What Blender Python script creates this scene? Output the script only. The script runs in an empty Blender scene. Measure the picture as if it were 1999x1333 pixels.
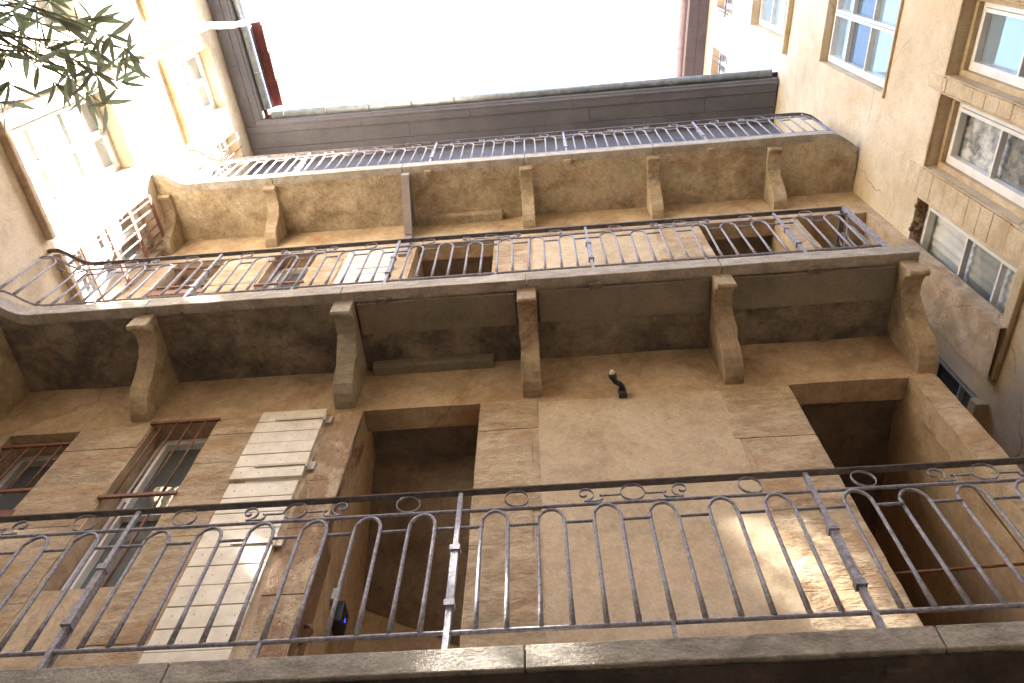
import bpy, math, random
from mathutils import Vector, Matrix, noise
random.seed(7)
R = math.radians
SC = bpy.context.scene
COL = SC.collection

# ------------------------------------------------------------------ camera
CAM = Vector((0, 0, 1.6))
cam_d = bpy.data.cameras.new('camera')
cam = bpy.data.objects.new('camera', cam_d)
COL.objects.link(cam)
cam_d.sensor_width = 36.0
cam_d.lens = 1521.68 / 1999.0 * 36.0
cam_d.clip_start = 0.05
cam_d.clip_end = 500
CROT = Matrix.Rotation(R(5.8813), 3, 'Z') @ Matrix.Rotation(R(151.0504), 3, 'X') @ Matrix.Rotation(R(1.29984), 3, 'Z')
cam.matrix_world = Matrix.Translation(CAM) @ CROT.to_4x4()
SC.camera = cam

def ray(px, py):
    return (CROT @ Vector(((px - 999.5) / 1521.68, -(py - 666.5) / 1521.68, -1.0))).normalized()

# ------------------------------------------------------------------ sky and sun
SUN_DIR = Vector((1.0, -0.59, 1.36)).normalized()
elev = math.asin(SUN_DIR.z)
world = bpy.data.worlds.new('World'); SC.world = world; world.use_nodes = True
wn = world.node_tree
bg = wn.nodes['Background']
sky = wn.nodes.new('ShaderNodeTexSky'); sky.sky_type = 'NISHITA'; sky.sun_disc = False
sky.sun_elevation = elev
sky.sun_rotation = math.atan2(SUN_DIR.x, SUN_DIR.y)
sky.air_density = 1.0; sky.dust_density = 1.6; sky.ozone_density = 1.0
wn.links.new(sky.outputs[0], bg.inputs[0]); bg.inputs[1].default_value = 0.09
sun_d = bpy.data.lights.new('sun', 'SUN'); sun_d.energy = 5.0; sun_d.angle = R(0.53); sun_d.color = (1.0, 0.95, 0.88)
sun = bpy.data.objects.new('sun', sun_d); COL.objects.link(sun)
sun.rotation_euler = SUN_DIR.to_track_quat('Z', 'Y').to_euler()
sun.location = (10, -5, 30)

vs = SC.view_settings
vs.view_transform = 'Standard'; vs.look = 'None'; vs.gamma = 1.0; vs.use_curve_mapping = False
vs.exposure = 4.35
cy = SC.cycles
cy.max_bounces = 10; cy.diffuse_bounces = 7; cy.glossy_bounces = 4; cy.transmission_bounces = 4; cy.transparent_max_bounces = 8
cy.use_denoising = True
cy.use_adaptive_sampling = False
cy.use_guiding = True; cy.use_surface_guiding = True; cy.use_volume_guiding = False; cy.guiding_training_samples = 128   # sun mirrored off the left windows
cy.sample_clamp_indirect = 0.0; cy.blur_glossy = 0.0
try:
    cy.denoiser = 'OPENIMAGEDENOISE'
except Exception:
    pass

# ------------------------------------------------------------------ materials
def new_mat(name):
    m = bpy.data.materials.new(name); m.use_nodes = True
    nt = m.node_tree
    return m, nt, nt.nodes['Principled BSDF']

def pos_node(nt, scale=(1, 1, 1)):
    g = nt.nodes.new('ShaderNodeNewGeometry')
    mp = nt.nodes.new('ShaderNodeMapping'); mp.inputs['Scale'].default_value = scale
    nt.links.new(g.outputs['Position'], mp.inputs['Vector'])
    return mp.outputs[0]

def tex_noise(nt, vec, scale, detail=6, rough=0.6, dist=0.0):
    n = nt.nodes.new('ShaderNodeTexNoise')
    n.inputs['Scale'].default_value = scale; n.inputs['Detail'].default_value = detail
    n.inputs['Roughness'].default_value = rough; n.inputs['Distortion'].default_value = dist
    nt.links.new(vec, n.inputs['Vector'])
    return n.outputs['Fac']

def ramp(nt, fac, stops):
    r = nt.nodes.new('ShaderNodeValToRGB')
    el = r.color_ramp.elements
    while len(el) < len(stops): el.new(0.5)
    for e, (p, c) in zip(el, stops):
        e.position = p; e.color = (*c, 1) if len(c) == 3 else c
    nt.links.new(fac, r.inputs[0])
    return r.outputs[0]

def mixc(nt, a, b, fac, mode='MIX'):
    m = nt.nodes.new('ShaderNodeMix'); m.data_type = 'RGBA'; m.blend_type = mode
    for s, v in ((m.inputs[0], fac), (m.inputs[6], a), (m.inputs[7], b)):
        if isinstance(v, (int, float)): s.default_value = v
        elif isinstance(v, tuple): s.default_value = (*v, 1)
        else: nt.links.new(v, s)
    return m.outputs[2]

def bump(nt, bs, hs, strength, dist):
    prev = None
    for h, s, d in zip(hs, strength, dist):
        b = nt.nodes.new('ShaderNodeBump'); b.inputs['Strength'].default_value = s; b.inputs['Distance'].default_value = d
        nt.links.new(h, b.inputs['Height'])
        if prev is not None: nt.links.new(prev, b.inputs['Normal'])
        prev = b.outputs[0]
    nt.links.new(prev, bs.inputs['Normal'])

def g3(lo, hi): return [(lo, (0, 0, 0)), (hi, (1, 1, 1))]

def rough_mat(name, cols, stain=None, stain2=None, s=3.0, stretch=(1, 1, 1), bs=(0.35, 0.5), bd=(0.004, 0.012), rough=0.9, fine=55, pits=0.0, mott=.6, strata=0.0, crack=0.0, lo=.34, hi=.68, st=(.52, .66), st2=(.55, .7)):
    soft = lambda c: tuple(x * .93 + .07 * (c[0] * .3 + c[1] * .6 + c[2] * .1) for x in c)
    cols = [soft(c) for c in cols]; stain = soft(stain) if stain else None; stain2 = soft(stain2) if stain2 else None
    m, nt, p = new_mat(name)
    v = pos_node(nt, stretch); v0 = pos_node(nt)
    n1 = tex_noise(nt, v, s, 9, 0.65, 0.3)
    c = ramp(nt, n1, [(lo, cols[0]), ((lo + hi) / 2, cols[1]), (hi, cols[2])])
    n2 = tex_noise(nt, v, s * 0.37, 5, 0.7, 0.6)
    if stain:
        f = ramp(nt, n2, g3(*st)); c = mixc(nt, c, stain, mixc(nt, (0, 0, 0), f, 0.8))
    if stain2:
        mp = nt.nodes.new('ShaderNodeVectorMath'); mp.operation = 'ADD'; mp.inputs[1].default_value = (13.1, 7.7, 3.3)
        nt.links.new(v, mp.inputs[0])
        f = ramp(nt, tex_noise(nt, mp.outputs[0], s * 0.6, 8, 0.75, 0.8), g3(*st2)); c = mixc(nt, c, stain2, mixc(nt, (0, 0, 0), f, 0.75))
    nf = tex_noise(nt, v0, fine, 4, 0.7)
    c = mixc(nt, c, ramp(nt, nf, [(0.3, (.72, .72, .72)), (.7, (1.22, 1.2, 1.18))]), 0.55, 'MULTIPLY')
    nm = tex_noise(nt, v, s * 5.5, 10, 0.78, 0.5)
    c = mixc(nt, c, ramp(nt, nm, [(0.33, (.55, .52, .50)), (.5, (1, 1, 1)), (.68, (1.28, 1.26, 1.22))]), mott, 'MULTIPLY')
    hs = [nf, tex_noise(nt, v, s * 2.2, 9, 0.7, 0.4)]
    if strata:
        vs_ = pos_node(nt, (1.0, 1.0, 5.5))
        line = ramp(nt, tex_noise(nt, vs_, 3.1, 7, 0.62, 0.9), [(.455, (1, 1, 1)), (.485, (.25, .2, .17)), (.515, (1, 1, 1))])
        gate = ramp(nt, tex_noise(nt, v0, 2.4, 3), g3(.5, .6))
        c = mixc(nt, c, mixc(nt, (1, 1, 1), line, gate), strata, 'MULTIPLY')
        hs.append(mixc(nt, (1, 1, 1), line, gate)); bs = tuple(bs) + (.5,); bd = tuple(bd) + (.010,)
    if crack:
        nd = nt.nodes.new('ShaderNodeTexNoise'); nd.inputs['Scale'].default_value = 2.6; nd.inputs['Detail'].default_value = 4; nt.links.new(v0, nd.inputs['Vector'])
        av = nt.nodes.new('ShaderNodeVectorMath'); av.operation = 'MULTIPLY_ADD'; av.inputs[1].default_value = (.3, .3, .3)
        nt.links.new(nd.outputs['Color'], av.inputs[0]); nt.links.new(v0, av.inputs[2])
        vo2 = nt.nodes.new('ShaderNodeTexVoronoi'); vo2.feature = 'DISTANCE_TO_EDGE'; vo2.inputs['Scale'].default_value = .62; nt.links.new(av.outputs[0], vo2.inputs['Vector'])
        ln = ramp(nt, vo2.outputs['Distance'], [(0.0, (.22, .17, .13)), (.006, (1, 1, 1))])
        gt = ramp(nt, tex_noise(nt, v0, 1.1, 2), g3(.5, .56))
        lk = mixc(nt, (1, 1, 1), ln, gt)
        c = mixc(nt, c, lk, crack, 'MULTIPLY')
        hs.append(lk); bs = tuple(bs) + (.6,); bd = tuple(bd) + (.008,)
    st_, dd = list(bs), list(bd)
    if pits:
        vo = nt.nodes.new('ShaderNodeTexVoronoi'); vo.inputs['Scale'].default_value = 26; nt.links.new(v0, vo.inputs['Vector'])
        k = ramp(nt, vo.outputs['Distance'], g3(0.02, 0.3)); big = ramp(nt, tex_noise(nt, v0, 6, 3), g3(.45, .62))
        pit = mixc(nt, (1, 1, 1), k, big)
        hs.append(pit); st_.append(pits); dd.append(0.012)
    nt.links.new(c, p.inputs['Base Color'])
    p.inputs['Roughness'].default_value = rough; p.inputs['Specular IOR Level'].default_value = 0.25
    bump(nt, p, hs, st_, dd)
    return m

def paint_mat(name, col, col2=None, rough=0.5, metal=0.0, s=14, bs=0.25, bd=0.002, fine=120, spec=0.5):
    m, nt, p = new_mat(name)
    v = pos_node(nt)
    n = tex_noise(nt, v, s, 6, 0.65)
    c2 = col2 or tuple(x * 0.72 for x in col)
    nt.links.new(ramp(nt, n, [(0.35, c2), (0.62, col)]), p.inputs['Base Color'])
    p.inputs['Roughness'].default_value = rough; p.inputs['Metallic'].default_value = metal; p.inputs['Specular IOR Level'].default_value = spec
    bump(nt, p, [tex_noise(nt, v, fine, 4, 0.7)], [bs], [bd])
    return m

def glass_mat(name, col, ior=1.6, rough=0.02, wave=0.06):
    m, nt, p = new_mat(name)
    p.inputs['Base Color'].default_value = (*col, 1); p.inputs['Roughness'].default_value = rough
    p.inputs['IOR'].default_value = ior
    v = pos_node(nt)
    bump(nt, p, [tex_noise(nt, v, 3.0, 2, 0.5)], [wave], [0.02])
    return m

def clear_glass(name):
    m, nt, p = new_mat(name)
    out = nt.nodes['Material Output']
    t = nt.nodes.new('ShaderNodeBsdfTransparent'); t.inputs[0].default_value = (.95, .955, .95, 1)
    g = nt.nodes.new('ShaderNodeBsdfGlossy'); g.inputs['Roughness'].default_value = 0.015
    lw = nt.nodes.new('ShaderNodeLayerWeight'); lw.inputs[0].default_value = .5
    pw = nt.nodes.new('ShaderNodeMath'); pw.operation = 'POWER'; pw.inputs[1].default_value = 4.5
    nt.links.new(lw.outputs['Facing'], pw.inputs[0])
    fr = nt.nodes.new('ShaderNodeMath'); fr.operation = 'MULTIPLY_ADD'; fr.inputs[1].default_value = .85; fr.inputs[2].default_value = .04
    nt.links.new(pw.outputs[0], fr.inputs[0])
    b = nt.nodes.new('ShaderNodeBump'); b.inputs['Strength'].default_value = 0.12; b.inputs['Distance'].default_value = 0.02
    nt.links.new(tex_noise(nt, pos_node(nt), 5, 2), b.inputs['Height']); nt.links.new(b.outputs[0], g.inputs['Normal'])
    mx = nt.nodes.new('ShaderNodeMixShader')
    nt.links.new(fr.outputs[0], mx.inputs[0]); nt.links.new(t.outputs[0], mx.inputs[1]); nt.links.new(g.outputs[0], mx.inputs[2])
    nt.links.new(mx.outputs[0], out.inputs[0])
    return m

M = {}
M['wall'] = rough_mat('facade_plaster', [(.34, .245, .15), (.47, .355, .225), (.57, .45, .305)], stain=(.36, .19, .09), stain2=(.27, .195, .125), s=2.4, st=(.55, .68), st2=(.56, .69), mott=.55, crack=.25)
M['wall_smooth'] = rough_mat('smooth_plaster', [(.45, .345, .225), (.52, .41, .275), (.58, .465, .32)], s=2.4, bs=(.2, .25), stain=(.40, .29, .18), st=(.56, .8), mott=.45)
M['stone'] = rough_mat('banded_jamb_stone', [(.38, .275, .17), (.49, .38, .245), (.58, .47, .325)], stain=(.42, .265, .135), stain2=(.33, .25, .16), s=3.2, stretch=(1, 1, 2.3), bs=(.45, .8), bd=(.005, .022), st=(.50, .61), st2=(.55, .66), strata=.3)
M['stone_patchy'] = rough_mat('half_plastered_jamb_stone', [(.42, .32, .20), (.50, .39, .255), (.55, .44, .30)], stain=(.30, .185, .11), stain2=(.22, .125, .07), s=4.2, stretch=(1, 1, .55), bs=(.7, .9), bd=(.008, .025), pits=.9, st=(.47, .53), st2=(.53, .6))
M['reveal_patchy'] = rough_mat('worn_door_reveal', [(.36, .265, .16), (.43, .32, .20), (.48, .37, .235)], stain=(.17, .085, .045), s=5.2, stretch=(1, 1, .5), bs=(.5, .8), bd=(.005, .02), st=(.49, .54))
M['brown_stone'] = rough_mat('eroded_brown_stone', [(.15, .075, .04), (.27, .15, .075), (.36, .23, .13)], s=7, bs=(.7, .9), bd=(.01, .02), pits=.9)
M['right'] = rough_mat('right_house_plaster', [(.50, .395, .245), (.58, .475, .315), (.65, .55, .395)], stain=(.52, .37, .205), stain2=(.65, .58, .46), s=1.5, bs=(.25, .35), st=(.55, .75), st2=(.5, .72), mott=.26, crack=.45)
M['right_stone'] = rough_mat('window_surround_stone', [(.42, .32, .185), (.51, .40, .25), (.58, .48, .325)], stain=(.40, .27, .14), s=3.0, bs=(.3, .4), mott=.35)
M['left'] = rough_mat('left_house_plaster', [(.52, .43, .30), (.60, .51, .375), (.66, .58, .45)], stain=(.46, .38, .27), s=1.6, bs=(.2, .3), st=(.58, .8), mott=.35)
M['left_stone'] = rough_mat('left_window_stone', [(.40, .29, .17), (.52, .39, .25), (.60, .48, .33)], s=4, bs=(.5, .5))
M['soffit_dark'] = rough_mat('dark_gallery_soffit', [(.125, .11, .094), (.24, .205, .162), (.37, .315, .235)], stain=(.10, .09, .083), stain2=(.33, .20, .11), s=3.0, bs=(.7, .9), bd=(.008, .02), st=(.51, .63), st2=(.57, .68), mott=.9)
M['soffit_shaded'] = rough_mat('shaded_black_soffit', [(.035, .031, .028), (.06, .052, .046), (.10, .085, .072)], stain=(.03, .028, .027), s=3, bs=(.6, .8), bd=(.006, .015))  # darker soffit copy, shade under the bottom gallery put into the colour
M['soffit_band'] = rough_mat('grey_soffit_band', [(.19, .17, .135), (.245, .215, .17), (.29, .25, .195)], stain=(.24, .165, .10), s=1.8, bs=(.25, .3), mott=.4)
M['soffit_top'] = rough_mat('pitted_tan_soffit', [(.26, .20, .125), (.43, .345, .23), (.58, .485, .345)], stain=(.50, .44, .32), stain2=(.29, .175, .095), s=3.4, bs=(.9, .9), bd=(.009, .022), pits=.8, st=(.5, .64), fine=34, mott=.75)
M['edge'] = rough_mat('grey_edge_stone', [(.29, .26, .22), (.42, .385, .335), (.52, .485, .43)], stain=(.32, .29, .24), s=6, stretch=(1, 1, 2.5), bs=(.7, .4), bd=(.006, .01), fine=70, mott=.6, rough=.97)
M['edge_dull'] = rough_mat('tooled_edge_stone', [(.21, .19, .16), (.32, .295, .25), (.42, .385, .33)], stain=(.17, .155, .13), s=6, stretch=(1, 1, 2.5), bs=(.9, .5), bd=(.008, .012), fine=60, mott=.8, rough=.97)
M['bracket'] = rough_mat('plastered_bracket', [(.28, .215, .145), (.42, .335, .225), (.51, .42, .295)], stain=(.14, .11, .09), stain2=(.30, .175, .09), s=4.5, bs=(.4, .6), st=(.57, .68), st2=(.58, .72))
M['bracket_grey'] = rough_mat('grey_cement_bracket', [(.27, .235, .18), (.34, .30, .235), (.40, .355, .285)], s=4, bs=(.2, .3))
M['bracket_brown'] = rough_mat('stained_beige_bracket', [(.24, .175, .115), (.38, .295, .195), (.47, .38, .265)], stain=(.17, .085, .055), stain2=(.14, .105, .085), s=3.0, stretch=(1, 1, .7), bs=(.5, .7), st=(.56, .64))
M['iron'] = paint_mat('grey_wrought_iron', (.36, .355, .41), (.18, .17, .195), rough=.62, metal=.12, s=42, bs=1.0, bd=.006, fine=80)
M['iron_dark'] = paint_mat('dark_handrail_iron', (.17, .15, .15), (.09, .078, .08), rough=.45, metal=.2, s=20, bs=.3)
M['rust'] = paint_mat('rust_red_bar', (.23, .095, .05), (.13, .05, .03), rough=.6, s=25)
M['frame'] = paint_mat('white_window_paint', (.74, .73, .70), (.62, .61, .575), rough=.4, s=5, bs=.1)
M['frame_grey'] = paint_mat('grey_window_paint', (.42, .42, .41), (.33, .33, .32), rough=.45, s=5, bs=.1)
M['shutter'] = paint_mat('cream_shutter_paint', (.72, .66, .54), (.54, .475, .375), rough=.5, s=6, bs=.15)
M['shut_iron'] = paint_mat('cream_painted_iron', (.55, .48, .37), rough=.5)
M['glass'] = glass_mat('dark_window_glass', (.10, .115, .115), 1.8)
M['glass_sky'] = glass_mat('sky_window_glass', (.22, .30, .35), 3.2, wave=.02)
M['glass_left'] = glass_mat('pale_window_glass', (.22, .25, .255), 4.0, rough=.05, wave=.003)
M['clear'] = clear_glass('clear_window_glass')
M['curtain'] = paint_mat('lace_curtain', (.86, .86, .84), (.66, .68, .67), rough=.9, s=4, bs=.15, bd=.006, fine=24)
M['curtain_wavy'] = paint_mat('wavy_curtain', (.80, .80, .79), (.20, .21, .22), rough=.9, s=9, bs=.2, bd=.006, fine=24)
M['boards'] = rough_mat('purple_brown_boards', [(.092, .09, .108), (.11, .107, .127), (.128, .124, .143)], stain=(.085, .085, .105), s=1.6, bs=(.1, .15), bd=(.002, .003), mott=.2)
M['zinc'] = paint_mat('weathered_zinc', (.30, .33, .35), (.18, .20, .22), rough=.42, metal=.55, s=9)
M['zinc_pink'] = paint_mat('pinkish_painted_pipe', (.44, .37, .36), (.36, .30, .29), rough=.5, s=6)
M['pipe'] = paint_mat('white_painted_pipe', (.72, .70, .66), (.55, .53, .49), rough=.45, s=8)
M['terracotta'] = paint_mat('terracotta_tile', (.15, .055, .045), (.09, .035, .03), rough=.85, s=9, bs=.5)
M['mortar'] = rough_mat('white_mortar', [(.55, .53, .5), (.65, .63, .6), (.7, .68, .65)], s=9)
M['metal_lilac'] = paint_mat('lilac_grey_steel', (.30, .26, .25), (.24, .205, .20), rough=.5, metal=.1, s=6)
M['black'] = paint_mat('black_plastic', (.022, .022, .025), (.015, .015, .017), rough=.45, s=10)
M['white_plastic'] = paint_mat('white_plastic', (.78, .77, .74), (.7, .69, .66), rough=.4, s=10)
M['interior'] = rough_mat('stairwell_plaster', [(.40, .29, .18), (.50, .37, .235), (.56, .43, .28)], stain=(.33, .17, .085), s=2.0, bs=(.3, .4), st=(.58, .7))
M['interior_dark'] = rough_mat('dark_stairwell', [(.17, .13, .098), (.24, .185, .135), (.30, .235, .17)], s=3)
M['leaf'] = paint_mat('oleander_leaf', (.27, .295, .225), (.18, .205, .14), rough=.4, s=6, bs=.15)
M['leaf2'] = paint_mat('oleander_leaf_pale', (.34, .355, .285), (.24, .26, .20), rough=.4, s=6, bs=.15)
M['stem'] = paint_mat('oleander_stem', (.24, .235, .17), (.15, .14, .10), rough=.8, s=30)
M['paving'] = rough_mat('courtyard_paving', [(.26, .235, .195), (.35, .32, .27), (.43, .395, .34)], s=4)
M['far_wall'] = rough_mat('rear_house_plaster', [(.38, .29, .18), (.46, .36, .24), (.52, .42, .29)], s=2)
for k, tc in (('leaf', (.24, .29, .16)), ('leaf2', (.32, .36, .23))):
    nt = M[k].node_tree; p = nt.nodes['Principled BSDF']; out = nt.nodes['Material Output']
    tr = nt.nodes.new('ShaderNodeBsdfTranslucent'); tr.inputs[0].default_value = (*tc, 1)
    mx = nt.nodes.new('ShaderNodeMixShader'); mx.inputs[0].default_value = .45
    nt.links.new(p.outputs[0], mx.inputs[1]); nt.links.new(tr.outputs[0], mx.inputs[2]); nt.links.new(mx.outputs[0], out.inputs[0])
led, ntl, pl = new_mat('blue_led'); M['led'] = led
pl.inputs['Base Color'].default_value = (.02, .03, .3, 1); pl.inputs['Emission Color'].default_value = (.03, .08, 1, 1); pl.inputs['Emission Strength'].default_value = .35

# ------------------------------------------------------------------ mesh helpers
WL = {}
class MB:
    def __init__(s): s.v = []; s.f = []
    def poly(s, pts):
        n = len(s.v); s.v += [Vector(p) for p in pts]; s.f.append(tuple(range(n, n + len(pts)))); return s
    def hexa(s, p):            # 8 corners: bottom 4, top 4 (ccw seen from above)
        n = len(s.v); s.v += [Vector(q) for q in p]
        for f in ((3, 2, 1, 0), (4, 5, 6, 7), (0, 1, 5, 4), (1, 2, 6, 5), (2, 3, 7, 6), (3, 0, 4, 7)): s.f.append(tuple(n + i for i in f))
        return s
    def box(s, x0, x1, y0, y1, z0, z1):
        return s.hexa([(x0, y0, z0), (x1, y0, z0), (x1, y1, z0), (x0, y1, z0), (x0, y0, z1), (x1, y0, z1), (x1, y1, z1), (x0, y1, z1)])
    def fbox(s, F, u0, u1, v0, v1, n0, n1):   # box in a wall frame: u along, v up, n outward
        c = [F.p(u, v, n) for v in (v0, v1) for (u, n) in ((u0, n0), (u1, n0), (u1, n1), (u0, n1))]
        return s.hexa(c)
    def prism(s, prof, fn, a, b):             # prof: 2-D outline, fn(p, t) -> 3-D
        n = len(s.v); k = len(prof)
        s.v += [Vector(fn(p, a)) for p in prof] + [Vector(fn(p, b)) for p in prof]
        s.f.append(tuple(range(n + k - 1, n - 1, -1))); s.f.append(tuple(range(n + k, n + 2 * k)))
        for i in range(k):
            j = (i + 1) % k; s.f.append((n + i, n + j, n + k + j, n + k + i))
        return s
    def tube(s, pts, r, seg=6, sq=False, cap=True, rx=None):
        pts = [Vector(p) for p in pts]; n0 = len(s.v); k = 4 if sq else seg
        for i, p in enumerate(pts):
            a = pts[max(i - 1, 0)]; b = pts[min(i + 1, len(pts) - 1)]
            t = (b - a).normalized()
            up = Vector((0, 0, 1)) if abs(t.z) < .95 else Vector((0, 1, 0))
            if sq and abs(t.z) >= .95: up = Vector((0, 1, 0))
            sx = t.cross(up).normalized(); sy = sx.cross(t).normalized()
            rr = r[i] if isinstance(r, (list, tuple)) else r
            r2 = rx if rx else rr
            for j in range(k):
                an = 2 * math.pi * (j + (.5 if sq else 0)) / k
                q = math.sqrt(2) if sq else 1
                s.v.append(p + sx * (math.cos(an) * rr * q) + sy * (math.sin(an) * r2 * q))
        for i in range(len(pts) - 1):
            for j in range(k):
                a = n0 + i * k + j; b = n0 + i * k + (j + 1) % k
                s.f.append((a, b, b + k, a + k))
        if cap:
            s.f.append(tuple(n0 + j for j in range(k - 1, -1, -1))); e = n0 + (len(pts) - 1) * k
            s.f.append(tuple(e + j for j in range(k)))
        return s
    def mesh(s, name, origin, smooth=False):
        me = bpy.data.meshes.new(name)
        me.from_pydata([tuple(v - origin) for v in s.v], [], s.f)
        if smooth: me.polygons.foreach_set('use_smooth', [True] * len(me.polygons))
        me.update(); return me

def center(vs):
    return Vector([(min(v[i] for v in vs) + max(v[i] for v in vs)) / 2 for i in range(3)])

def place(o, wl, parent):
    COL.objects.link(o); WL[o.name] = Vector(wl)
    if parent is not None:
        o.parent = parent; o.location = Vector(wl) - WL[parent.name]
    else:
        o.location = wl

def mk(name, mb, mat, parent=None, smooth=False, bevel=0.0):
    o_ = center(mb.v)
    me = mb.mesh(name, o_, smooth)
    me.materials.append(M[mat] if isinstance(mat, str) else mat)
    o = bpy.data.objects.new(name, me)
    place(o, o_, parent)
    if bevel:
        b = o.modifiers.new('bevel', 'BEVEL'); b.width = bevel; b.segments = 2; b.limit_method = 'ANGLE'; b.angle_limit = R(40)
    return o

def copy_at(o, wl, parent, rz=0.0):
    c = o.copy(); place(c, wl, parent); c.rotation_euler = (0, 0, rz); return c

def tag(o, label, cat, group=None, kind=None):
    o['label'] = label; o['category'] = cat
    if group: o['group'] = group
    if kind: o['kind'] = kind
    return o

def thing(name, loc, label, cat, group=None):
    o = bpy.data.objects.new(name, None); o.empty_display_size = .2
    place(o, Vector(loc), None); return tag(o, label, cat, group)

def struct(o): o['kind'] = 'structure'; return o

class Frame:
    """wall frame: u along the wall, v up, n outward"""
    def __init__(s, O, U, N): s.O = Vector(O); s.U = Vector(U).normalized(); s.N = Vector(N).normalized()
    def p(s, u, v, n=0.0): return s.O + s.U * u + Vector((0, 0, v)) + s.N * n

def wob(p, a):
    return noise.noise(p * 1.7) * a + noise.noise(p * 6.1) * a * .55

def wall_mb(F, u0, u1, v0, v1, openings, depth=.2, step=.14, amp=.008):
    """wall face with rectangular openings and their reveals; wavy like old plaster"""
    mb = MB()
    us = {u0, u1}; vs_ = {v0, v1}
    for o in openings:
        us |= {o[0], o[1]}; vs_ |= {o[2], o[3]}
    def cut(st):
        st = sorted(x for x in st); out = [st[0]]
        for a, b in zip(st, st[1:]):
            n = max(1, math.ceil((b - a) / step))
            out += [a + (b - a) * i / n for i in range(1, n + 1)]
        return out
    us = [u for u in cut(us) if u0 - 1e-6 <= u <= u1 + 1e-6]; vs_ = [v for v in cut(vs_) if v0 - 1e-6 <= v <= v1 + 1e-6]
    idx = {}
    def vert(u, v, n=0.0):
        k = (round(u, 4), round(v, 4), round(n, 4))
        if k not in idx:
            p = F.p(u, v, n)
            p = p + F.N * wob(p, amp) + F.U * (noise.noise(p * 7 + Vector((5, 5, 5))) * amp * .8) + Vector((0, 0, noise.noise(p * 7 + Vector((9, 1, 3))) * amp * .8))
            idx[k] = len(mb.v); mb.v.append(p)
        return idx[k]
    flip = F.U.cross(Vector((0, 0, 1))).dot(F.N) < 0
    def face(ix): mb.f.append(tuple(reversed(ix)) if flip else tuple(ix))
    def inside(u, v): return any(o[0] < u < o[1] and o[2] < v < o[3] for o in openings)
    for a, b in zip(us, us[1:]):
        for c, d in zip(vs_, vs_[1:]):
            if not inside((a + b) / 2, (c + d) / 2):
                face([vert(a, c), vert(b, c), vert(b, d), vert(a, d)])
    for o in openings:
        dp = o[4] if len(o) > 4 else depth
        nn = max(1, math.ceil(dp / .18)); ns = [-dp * i / nn for i in range(nn + 1)]
        ou = [u for u in us if o[0] - 1e-6 <= u <= o[1] + 1e-6]; ov = [v for v in vs_ if o[2] - 1e-6 <= v <= o[3] + 1e-6]
        for n0, n1 in zip(ns, ns[1:]):
            for c, d in zip(ov, ov[1:]):
                face([vert(o[0], c, n1), vert(o[0], c, n0), vert(o[0], d, n0), vert(o[0], d, n1)])
                face([vert(o[1], c, n0), vert(o[1], c, n1), vert(o[1], d, n1), vert(o[1], d, n0)])
            for a, b in zip(ou, ou[1:]):
                face([vert(a, o[3], n0), vert(b, o[3], n0), vert(b, o[3], n1), vert(a, o[3], n1)])
                if o[2] > v0 + 1e-4:
                    face([vert(a, o[2], n1), vert(b, o[2], n1), vert(b, o[2], n0), vert(a, o[2], n0)])
    return mb

# the three faces of the courtyard
AL, AR = R(3.3), R(3.4)
YW = 3.21                                             # gallery house wall
FM = Frame((0, YW, 0), (1, 0, 0), (0, -1, 0))
uL = Vector((math.sin(AL), math.cos(AL), 0)); nLv = Vector((math.cos(AL), -math.sin(AL), 0))
FL = Frame(Vector((-4.55, 2.5, 0)) - uL * (2.5 / math.cos(AL)), uL, nLv)      # u is about y
uR = Vector((-math.sin(AR), math.cos(AR), 0)); nRv = Vector((-math.cos(AR), -math.sin(AR), 0))
FR = Frame(Vector((3.66, 3.21, 0)) - uR * (3.21 / math.cos(AR)), uR, nRv)

Z1, Z2, Z3 = 3.69, 7.26, 10.68       # gallery floors
S1, S2, S3 = 3.572, 7.11, 10.53       # soffits
EAVE = 13.82

# ------------------------------------------------------------------ ground
g = MB()
g.poly([(-60, -60, 0), (60, -60, 0), (60, 60, 0), (-60, 60, 0)])
struct(mk('ground', g, 'paving'))

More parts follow.
